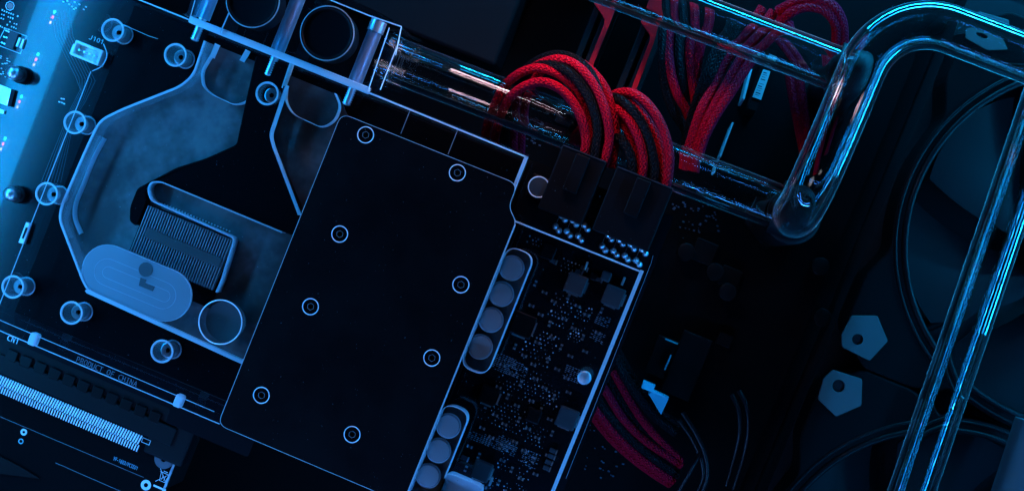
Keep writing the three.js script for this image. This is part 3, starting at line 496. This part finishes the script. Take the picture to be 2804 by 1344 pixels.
// ------------------------------------------------------------------ riser card and slot
{
  const r = thing('riser_card', 'black riser card with a slot holding the graphics card', 'riser card');
  const RY = 94;
  part(r, 'circuit_board', bx(-260, -86, RY - 1.6, RY, 104, 190), M.board);
  part(r, 'board_edge', bx(-86.3, -85.8, RY - 1.6, RY + 0.1, 117, 190), M.frost);
  part(r, 'slot_body', [rbx(-260, -88, RY, 100, 105.5, 112.2, 0.5), rbx(-260, -88, 92, 99, 99.3, 106, 0.5)], M.plug, 'black slot body');
  part(r, 'slot_latch', rbx(-97, -82, 90, 99, 104, 118, 1), M.plug);
  const rib = scaled(rbx(-2.1, 2.1, 0, 1.2, -2.0, 2.0, 0.3, 1));
  for (let i = 0; i < 11; i++) { const [X, Z] = W(29 + i * 39.2, 974 + i * 16.8, 100); copyAt(r, 'slot_rib', rib, M.chipDark, X, 99.05, Z); }
  const pinA = scaled(rod([0.25, 0.9, -1.9], [-0.25, 0.5, 1.5], 0.3, 8)), pinB = scaled(rod([0.2, 0.4, -1.2], [-0.15, -0.6, 1.3], 0.26, 8));
  for (let i = 0; i < 60; i++) { const x = -158.2 + i; const [, z] = [0, 114.4]; const p = copyAt(r, 'slot_contact', pinA, M.contact, x, 99.3, z); copyAt(p, 'contact_tail', pinB, M.contact, 0.05, -0.4, 3.1); }
  part(r, 'slot_key', ribbon([[-98.6, 113.2], [-95.6, 113.2], [-95.6, 114.8], [-98.6, 114.8]], 0.25, 99, 99.3, true), M.silk);
  part(r, 'copper_line', [ribbon([W(-20, 1133, RY), W(392, 1307, RY)], 0.22, RY, RY + 0.06), ribbon([W(150, 1267, RY), W(340, 1350, RY)], 0.25, RY, RY + 0.06)], M.silkDim);
  const ring = (px, py, a, b, m) => { const [X, Z] = W(px, py, RY); part(r, 'plated_hole', lathe([[b, RY + 0.02], [b + 0.1, RY + 0.25], [a - 0.1, RY + 0.25], [a, RY + 0.02]], X, Z, 28), m); };
  ring(63, 1183, 1.25, 0.5, M.silk); ring(55, 1208, 1.0, 0.6, mat(C(0.3, 0.6, 0.62), 0.6)); ring(398, 1328, 1.9, 0.8, M.silk);
  { const [X, Z] = W(447, 1257, RY + 2), s = part(r, 'cap_screw', prism(circle(X, Z, 3.5, 36), RY + 0.1, RY + 2.4, { holes: [circle(X, Z, 1.6, 6, 0.2)], bevel: 0.4 }), mat(C(0.09, 0.085, 0.1), 0.5), 'dark socket head screw'); part(s, 'socket_floor', cyl(X, Z, RY + 0.1, RY + 0.4, 2.6), M.blackMatte); }
  // crossed-out bin mark
  const [bX, bZ] = W(447, 1306, RY), bar = (a, b, w) => ribbon([[bX + a[0], bZ + a[1]], [bX + b[0], bZ + b[1]]], w, RY, RY + 0.06);
  part(r, 'bin_mark', [bar([-1.5, -1.3], [-1.0, 1.8], 0.3), bar([1.5, -1.3], [1.0, 1.8], 0.3), bar([-1.0, 1.7], [1.0, 1.7], 0.3), bar([-1.9, -1.4], [1.9, -1.4], 0.4), bar([-0.8, -2], [0.8, -2], 0.4), bar([-0.5, -0.6], [-0.4, 1.2], 0.25), bar([0.5, -0.6], [0.4, 1.2], 0.25), bar([-2.3, -2.4], [2.3, 2.6], 0.3), bar([2.3, -2.4], [-2.3, 2.6], 0.3), bar([-2.4, 4.2], [2.4, 4.2], 1.3)], M.silk);
  lettering(r, 'YF-1603/PCIE01', 307, 1259, RY, 1.35, mat(C(0.25, 0.5, 0.62), 0.7), 0.62);
  part(r, 'bracket', rbx(-230, -100, 0, RY - 1.7, 125, 145, 1), M.blackMatte);
  const rc = thing('ribbon_cable', 'flat dark ribbon cable leaving the riser card', 'cable');
  part(rc, 'ribbon', prism(px2([[-40, 1228], [60, 1278], [110, 1310], [-40, 1290]], RY), RY + 0.3, RY + 1.1), M.chipDark);
}

// ------------------------------------------------------------------ coolant tubes
{
  const V = (x, y, z) => new THREE.Vector3(x, y, z);
  class Bends extends THREE.CurvePath { computeFrenetFrames(n) { return THREE.Curve.prototype.computeFrenetFrames.call(this, n, false); } }
  function path(pts, R) {                        // straight runs joined by arcs of radius R
    const c = new Bends(); let from = pts[0];
    for (let i = 1; i < pts.length; i++) {
      if (i === pts.length - 1) { c.add(new THREE.LineCurve3(from, pts[i])); break; }
      const d1 = pts[i].clone().sub(from).normalize(), d2 = pts[i + 1].clone().sub(pts[i]).normalize(), k = R * Math.tan(d1.angleTo(d2) / 2);
      const a = pts[i].clone().addScaledVector(d1, -k), b = pts[i].clone().addScaledVector(d2, k);
      c.add(new THREE.LineCurve3(from, a));
      const h = 0.5523 * R * 1.0; c.add(new THREE.CubicBezierCurve3(a, a.clone().addScaledVector(d1, h), b.clone().addScaledVector(d2, -h), b)); from = b;
    }
    return c;
  }
  const tube = (label, pts, R, od = 8, id = 6, n = 160) => { const t = thing('coolant_tube', label, 'coolant tube', 'clear coolant tubes'); part(t, 'pipe', hollow(path(pts, R), od, id, 40, n), M.tube); return t; };
  const elbow = (t, x, y, z) => part(t, 'elbow_fitting', [hollow([V(x, y, z), V(x + 2.5, y, z), V(x + 5, y, z)], 9.6, 7.9, 36, 4), new THREE.SphereGeometry(9.5, 28, 18).translate(x + 7, y, z), cyl(x + 7, z, 12, y, 9.5, 36), cyl(x + 7, z, 12, 20, 12.5, 6)], M.plug, 'black elbow fitting');
  const t1 = tube('straight clear tube passing under the red cable arches', [V(-64, 100, -44.3), V(80, 89, -46.6)], 13);
  elbow(t1, 78, 89, -46.6);
  const t2 = tube('clear tube with a wide bend above the fans', [V(230, 116, -119.8), V(86, 116, -119.8), V(85, 115, -47), V(85, 84, -45.5)], 22);
  part(t2, 'fitting', lathe([[8.1, 74], [9.6, 74], [10, 73], [10, 0], [0, 0]]).translate(85, 12, -45.6), M.plug, 'black compression fitting');
  const t3 = tube('clear tube crossing above the loom of red wires', [V(-30, 100, -96), V(80, 84, -99.5)], 14);
  elbow(t3, 79, 84, -99.5);
  const a0 = W3(2786, 500, 104), b = W3(2480, 1400, 104), a = a0.clone().lerp(b, -0.6);
  tube('clear tube lying across the two fans', [a, b], 10, 7.6, 5.6, 40);
  const rs = thing('reservoir', 'frosted blue-grey cylinder beside the lower fan', 'reservoir');
  const c = W3(2872, 1170, 100), d = W3(2790, 1420, 100);
  part(rs, 'body', rod(c.toArray(), d.toArray(), 11, 48), M.reservoir); const k = d.clone().sub(c).normalize();
  part(rs, 'collar', rod(d.toArray(), d.clone().addScaledVector(k, 8).toArray(), 12.5, 48), M.blackMetal);
}

// ------------------------------------------------------------------ sleeved cables
const bundle = (t, list, r) => { for (const [m, pts] of list) { const g = flat(sleeve(pts.map(p => W3(...p)), r)); const w = new THREE.Mesh(g, m); w.name = 'wire'; w.userData.label = m === M.red ? 'red braided wire' : 'black braided wire'; t.add(w); } };
{
  const R = M.red, K = M.black;
  const c1 = thing('power_cable', 'red and black cable arch plugged in beside the round capacitor', 'power cable', 'sleeved power cables');
  bundle(c1, [
    [R, [[1598, 428, 109], [1604, 400, 109], [1602, 365, 109], [1590, 320, 110], [1560, 268, 110], [1522, 236, 110], [1480, 224, 109], [1436, 236, 107], [1402, 262, 104], [1378, 300, 98], [1362, 345, 90], [1352, 400, 78], [1348, 470, 62]]],
    [R, [[1618, 440, 105], [1622, 400, 105], [1618, 340, 106], [1601, 282, 107], [1562, 226, 108], [1510, 193, 108], [1461, 187, 106], [1414, 206, 103], [1380, 240, 98], [1354, 290, 92], [1335, 340, 84], [1325, 400, 74], [1325, 470, 60]]],
    [K, [[1626, 440, 109], [1630, 410, 109], [1636, 352, 109], [1621, 285, 110], [1590, 230, 110], [1556, 195, 110], [1516, 179, 108], [1470, 182, 104], [1425, 215, 98], [1395, 265, 90], [1385, 340, 80], [1385, 450, 62]]],
    [R, [[1654, 455, 109], [1661, 425, 109], [1669, 375, 109], [1660, 313, 110], [1637, 251, 110], [1602, 200, 110], [1570, 174, 109], [1535, 162, 108], [1498, 168, 104], [1450, 195, 98], [1420, 250, 90], [1408, 330, 80], [1405, 450, 62]]],
    [K, [[1640, 450, 105], [1645, 400, 105], [1650, 330, 106], [1640, 250, 107], [1622, 207, 107], [1585, 168, 106], [1540, 150, 104], [1492, 157, 100], [1440, 190, 94], [1400, 250, 86], [1370, 340, 76], [1360, 460, 60]]],
    [R, [[1674, 460, 105], [1680, 420, 105], [1685, 360, 105], [1677, 300, 106], [1660, 248, 106], [1636, 212, 106], [1595, 175, 103], [1545, 158, 99], [1490, 185, 92], [1450, 250, 84], [1430, 340, 74], [1425, 460, 58]]],
  ], 1.65);
  const c2 = thing('power_cable', 'smaller red and black cable arch plugged into the wider power socket', 'power cable', 'sleeved power cables');
  bundle(c2, [
    [R, [[1822, 520, 109], [1830, 485, 109], [1834, 430, 109], [1823, 371, 109], [1796, 313, 109], [1761, 272, 108], [1727, 254, 106], [1690, 256, 102], [1645, 285, 96], [1610, 330, 90], [1580, 390, 82], [1560, 460, 68]]],
    [R, [[1806, 515, 106], [1812, 480, 106], [1812, 430, 106], [1797, 375, 106], [1766, 321, 106], [1735, 287, 105], [1702, 268, 103], [1660, 280, 97], [1615, 318, 90], [1575, 370, 82], [1545, 440, 68]]],
    [K, [[1788, 505, 109], [1793, 470, 109], [1788, 425, 109], [1775, 375, 109], [1749, 322, 109], [1717, 286, 108], [1684, 267, 105], [1640, 275, 98], [1600, 310, 90], [1560, 370, 80], [1535, 450, 66]]],
    [K, [[1775, 500, 105], [1780, 465, 105], [1775, 420, 105], [1760, 370, 105], [1735, 320, 105], [1700, 290, 102], [1660, 290, 96], [1620, 330, 88], [1585, 400, 78], [1570, 470, 66]]],
    [R, [[1760, 490, 109], [1764, 455, 109], [1759, 415, 109], [1745, 368, 109], [1721, 326, 108], [1692, 298, 106], [1650, 300, 100], [1605, 335, 92], [1570, 390, 82], [1545, 455, 70], [1535, 500, 60]]],
    [R, [[1745, 485, 105], [1748, 450, 105], [1742, 410, 105], [1727, 370, 105], [1704, 335, 103], [1670, 325, 97], [1625, 350, 90], [1585, 400, 80], [1565, 470, 66]]],
    [K, [[1728, 480, 109], [1732, 450, 109], [1722, 412, 109], [1702, 384, 108], [1670, 376, 102], [1630, 400, 92], [1600, 450, 80]]],
  ], 1.65);
  const loom = thing('main_power_cable', 'hanging loom of red and black wires crossing behind the upper clear tube', 'power cable', 'sleeved power cables');
  const y = 58;
  bundle(loom, [
    [K, [[1835, -40, y], [1822, 30, y], [1816, 112, y], [1820, 223, y - 2], [1842, 298, y - 6], [1876, 354, y - 12], [1900, 420, y - 20]]],
    [R, [[1860, -40, y], [1843, 41, y], [1833, 112, y], [1836, 186, y], [1854, 253, y - 3], [1884, 309, y - 10], [1905, 400, y - 22]]],
    [K, [[1878, -40, y], [1866, 56, y], [1860, 130, y], [1866, 210, y - 2], [1886, 300, y - 10], [1905, 400, y - 24]]],
    [R, [[1915, -30, y], [1899, 63, y], [1890, 123, y], [1891, 186, y - 2], [1902, 261, y - 6], [1900, 330, y - 14], [1898, 420, y - 24]]],
    [R, [[1960, -20, y], [1936, 78, y], [1920, 123, y], [1909, 186, y - 3], [1902, 261, y - 8], [1894, 340, y - 16]]],
    [K, [[2020, 20, y], [1987, 100, y], [1957, 149, y], [1935, 205, y], [1909, 279, y - 3], [1885, 360, y - 8], [1870, 440, y - 14]]],
    [K, [[2040, 30, y], [2005, 108, y], [1972, 160, y], [1948, 215, y], [1920, 290, y - 3], [1900, 370, y - 8]]],
    [R, [[2090, 20, y], [2028, 112, y], [1987, 170, y], [1954, 238, y], [1919, 305, y], [1896, 375, y - 2], [1872, 460, y - 6]]],
    [R, [[2120, 30, y + 2], [2058, 119, y + 2], [2018, 181, y + 2], [1986, 240, y + 2], [1950, 305, y + 1], [1918, 375, y - 1], [1895, 460, y - 5]]],
    [R, [[2150, 40, y + 3], [2088, 130, y + 3], [2047, 181, y + 3], [2010, 240, y + 3], [1966, 307, y + 2], [1930, 375, y], [1905, 460, y - 4]]],
    [R, [[2130, 60, y - 20], [2155, 156, y - 20], [2172, 261, y - 22], [2190, 354, y - 26], [2215, 480, y - 32]]],
    [R, [[2160, 60, y - 20], [2180, 156, y - 20], [2196, 261, y - 22], [2208, 354, y - 26], [2225, 480, y - 32]]],
    [R, [[2275, 120, y - 16], [2262, 200, y - 18], [2270, 300, y - 22], [2262, 420, y - 28]]],
    [R, [[2140, 60, y + 4], [2168, 34, y + 8], [2212, 18, y + 9], [2258, 28, y + 8], [2288, 62, y + 4], [2292, 130, y - 6]]],
    [R, [[2130, 30, y + 4], [2180, 6, y + 8], [2232, -2, y + 9], [2280, 14, y + 8], [2306, 55, y + 4], [2312, 130, y - 6]]],
  ], 1.9);
  const low = thing('power_cable', 'red and black wires sloping under the card edge beside the blue clip', 'power cable', 'sleeved power cables');
  const z = 40;
  bundle(low, [
    [R, [[1610, 1085, z], [1640, 1132, z], [1692, 1196, z], [1751, 1250, z - 1], [1802, 1288, z - 3], [1845, 1316, z - 8]]],
    [R, [[1600, 1100, z - 2], [1630, 1146, z - 2], [1680, 1206, z - 2], [1738, 1258, z - 3], [1790, 1296, z - 5], [1835, 1325, z - 10]]],
    [K, [[1625, 1075, z], [1658, 1120, z], [1706, 1180, z], [1762, 1232, z - 1], [1815, 1272, z - 3], [1856, 1300, z - 8]]],
    [R, [[1635, 1035, z], [1664, 1078, z], [1703, 1142, z], [1752, 1196, z - 1], [1802, 1234, z - 3], [1866, 1274, z - 8]]],
    [K, [[1655, 1020, z - 2], [1684, 1070, z - 2], [1722, 1130, z - 2], [1768, 1184, z - 3], [1815, 1226, z - 5], [1866, 1262, z - 10]]],
    [R, [[1680, 1015, z - 1], [1715, 1078, z - 1], [1752, 1138, z - 1], [1796, 1194, z - 3], [1866, 1262, z - 8]]],
    [K, [[1680, 970, z], [1712, 1030, z], [1752, 1092, z], [1800, 1146, z - 2], [1850, 1185, z - 6]]],
    [K, [[1690, 960, z - 3], [1722, 1018, z - 3], [1764, 1078, z - 3], [1812, 1130, z - 4], [1858, 1165, z - 8]]],
  ], 1.75);
  // blue clip and thin black leads
  const clip = thing('data_plug', 'blue plastic plug lying beside the sloping red wires', 'plug');
  part(clip, 'plug_body', prism(px2([[1776, 1078], [1786, 1074], [1831, 1092], [1811, 1136]], 44), 34, 44, { bevel: 0.3 }), M.bluePlastic);
  part(clip, 'plug_tab', prism(px2([[1763, 1042], [1795, 1055], [1790, 1068], [1832, 1088], [1830, 1094], [1756, 1062]], 48), 42, 48, { bevel: 0.3 }), M.bluePlastic);
  for (const [i, p] of [[[1870, 1130, 40], [1905, 1185, 41], [1930, 1240, 41], [1938, 1300, 40], [1915, 1370, 38]], [[1860, 1150, 36], [1895, 1200, 37], [1920, 1255, 37], [1926, 1310, 36], [1890, 1380, 34]], [[1850, 1360, 36], [1880, 1310, 38], [1905, 1265, 39], [1920, 1240, 38]], [[2005, 1080, 36], [2022, 1120, 38], [2027, 1180, 38], [2015, 1240, 36], [1990, 1330, 34]], [[2025, 1070, 36], [2045, 1110, 38], [2051, 1170, 38], [2040, 1240, 36], [2010, 1340, 34]]].entries()) {
    const t = thing('thin_lead', ['thin glossy black lead making the outer curl past the blue plug', 'thin glossy black lead making the inner curl past the blue plug', 'short straight black lead crossing under the curled leads', 'thin glossy lead bending in the dark, on its blue plug side', 'thin glossy lead bending in the dark, on its fan side'][i], 'lead', i < 3 ? 'leads by the blue plug' : 'leads by the fan');
    part(t, 'lead', new THREE.TubeGeometry(new Path3(p.map(q => W3(...q))), 50, 0.9, 10), M.rubber);
  }
}

// ------------------------------------------------------------------ radiator and fans
{
  const FY = 62;
  const [fx] = W(2368, 935, FY), fz0 = W(2368, 935, FY)[1], fz1 = W(2315, 1065, FY)[1], cx = fx + 61.2, zc = (fz0 + fz1) / 2;
  const rad = thing('radiator', 'black radiator lying under the two fans', 'radiator');
  part(rad, 'core', bx(cx - 70, cx + 70, 0, FY - 25.4, zc - 150, zc + 150), M.blackMatte);
  const toFan = (p) => { const q = W(...p, FY + 1); return [q[0] - cx, q[1] - (zc - 70.2)]; };
  const padShape = roundCorners([[2334, 864], [2404, 864], [2433, 934], [2383, 988], [2307, 950], [2306, 915]].map(toFan), 0.6, true, 2), padHole = toFan([2350, 929]);
  function makeFan() {
    const f = thing('case_fan', 'dark fan with pale pentagon corner pads', 'fan', 'fans on the radiator');
    const H = 70, out = [];
    for (let i = 0; i < 240; i++) {
      const a = i / 240 * 2 * Math.PI, c = Math.abs(Math.cos(a)), s = Math.abs(Math.sin(a)), d = Math.abs(((a * 180 / Math.PI) % 90) - 45);
      let sq = H / Math.max(c, s); if (d < 9) sq = Math.min(sq, 91 - d * d * 0.012);
      const k = THREE.MathUtils.smoothstep(26 - d, 0, 11); out.push([Math.cos(a) * (69.6 + (Math.min(sq, 92) - 69.6) * k), Math.sin(a) * (69.6 + (Math.min(sq, 92) - 69.6) * k)]);
    }
    const fr = part(f, 'frame', prism(out, 0, 25, { holes: [circle(0, 0, 64.5, 96)], bevel: 0.8 }), M.fan);
    part(fr, 'inner_rim', new THREE.TorusGeometry(64.8, 1.1, 12, 128).rotateX(Math.PI / 2).translate(0, 25, 0), M.fanRim);
    part(fr, 'outer_rim', new THREE.TorusGeometry(68.2, 0.6, 10, 128).rotateX(Math.PI / 2).translate(0, 25, 0), M.fanRim);
    for (const [sx, sz] of [[1, 1], [1, -1], [-1, 1], [-1, -1]]) {
      const pts = padShape.map(([x, z]) => [-sx * x, sz * z]);
      part(f, 'corner_pad', prism(pts, 24.4, 26, { bevel: 0.25, holes: [circle(-sx * padHole[0], sz * padHole[1], 2.25, 24)] }), M.pad, 'pale rubber corner pad with a screw hole');
      part(f, 'screw_well', cyl(-sx * padHole[0], sz * padHole[1], 24, 25.1, 2.24), M.blackMatte);
    }
    part(f, 'hub', lathe([[0, 24], [17, 24], [20, 23], [21, 21], [21, 3], [0, 3]]), M.fan);
    for (let i = 0; i < 4; i++) { const a = Math.PI * (0.14 + i / 2); part(f, 'strut', rod([Math.cos(a) * 18, 4, Math.sin(a) * 18], [Math.cos(a + 0.25) * 65, 4, Math.sin(a + 0.25) * 65], 1.8, 8), M.fan); }
    const g = new THREE.BoxGeometry(1, 1, 1, 14, 1, 12), p = g.attributes.position;
    for (let i = 0; i < p.count; i++) {
      const s = p.getX(i), t = p.getZ(i) + 0.5, w = p.getY(i), r = 20 + t * 43.5 - 2.5 * s * s * t * 4, span = (0.62 + 0.14 * t), a = s * span + 0.34 * t;
      p.setXYZ(i, Math.cos(a) * r, 14 - s * 11 + w * 1.4 + 3 * (1 - 4 * s * s), Math.sin(a) * r);
    }
    g.computeVertexNormals(); const bg = flat(g);
    for (let i = 0; i < 7; i++) { const b = new THREE.Mesh(bg, M.blade); b.name = 'blade'; b.rotation.y = i / 7 * 2 * Math.PI + 0.35; f.add(b); }
    f.userData.fixed = true; return f;
  }
  const f1 = makeFan(); f1.position.set(cx * MM, (FY - 25) * MM, (zc - 70.2) * MM); f1.userData.label = 'dark corner padded fan under the wide tube bend';
  const f2 = f1.clone(); f2.name = numbered('case_fan'); scene.add(f2); f2.position.z = (zc + 70.2) * MM; f2.rotation.y = 0; f2.userData = { label: 'dark corner padded fan next to the frosted reservoir', category: 'fan', group: 'fans on the radiator' };
  delete f1.userData.fixed; things.splice(things.indexOf(f1), 1);
}

// ------------------------------------------------------------------ dust
{
  const g = new THREE.IcosahedronGeometry(0.09 * MM, 0), n = 900, d = new THREE.InstancedMesh(g, M.silkDim, n), o = new THREE.Object3D();
  for (let i = 0; i < n; i++) { const x = -160 + rnd() * 203, z = -28 + rnd() * 121, onPlate = x > -70 && x < -1.5 && z > -19; o.position.set(x * MM, (YG + (onPlate ? 1.56 : 0.06)) * MM, z * MM); o.scale.setScalar(0.4 + rnd() * rnd() * 1.2); o.updateMatrix(); d.setMatrixAt(i, o.matrix); }
  d.name = 'dust'; d.userData = { kind: 'stuff', label: 'fine pale dust specks on the block and cover', category: 'dust' }; scene.add(d);
}

// every thing gets its origin at its base
for (const t of things) {
  t.updateMatrixWorld(true); const b = new THREE.Box3();
  t.traverse(o => { if (o.isMesh && !o.isInstancedMesh) b.expandByObject(o); });
  const c = b.getCenter(new THREE.Vector3()); c.y = b.min.y; t.position.copy(c); for (const k of t.children) k.position.sub(c);
}
scene.traverse(o => { if (o.isMesh) { o.castShadow = true; o.receiveShadow = true; } });
renderer.render(scene, camera);
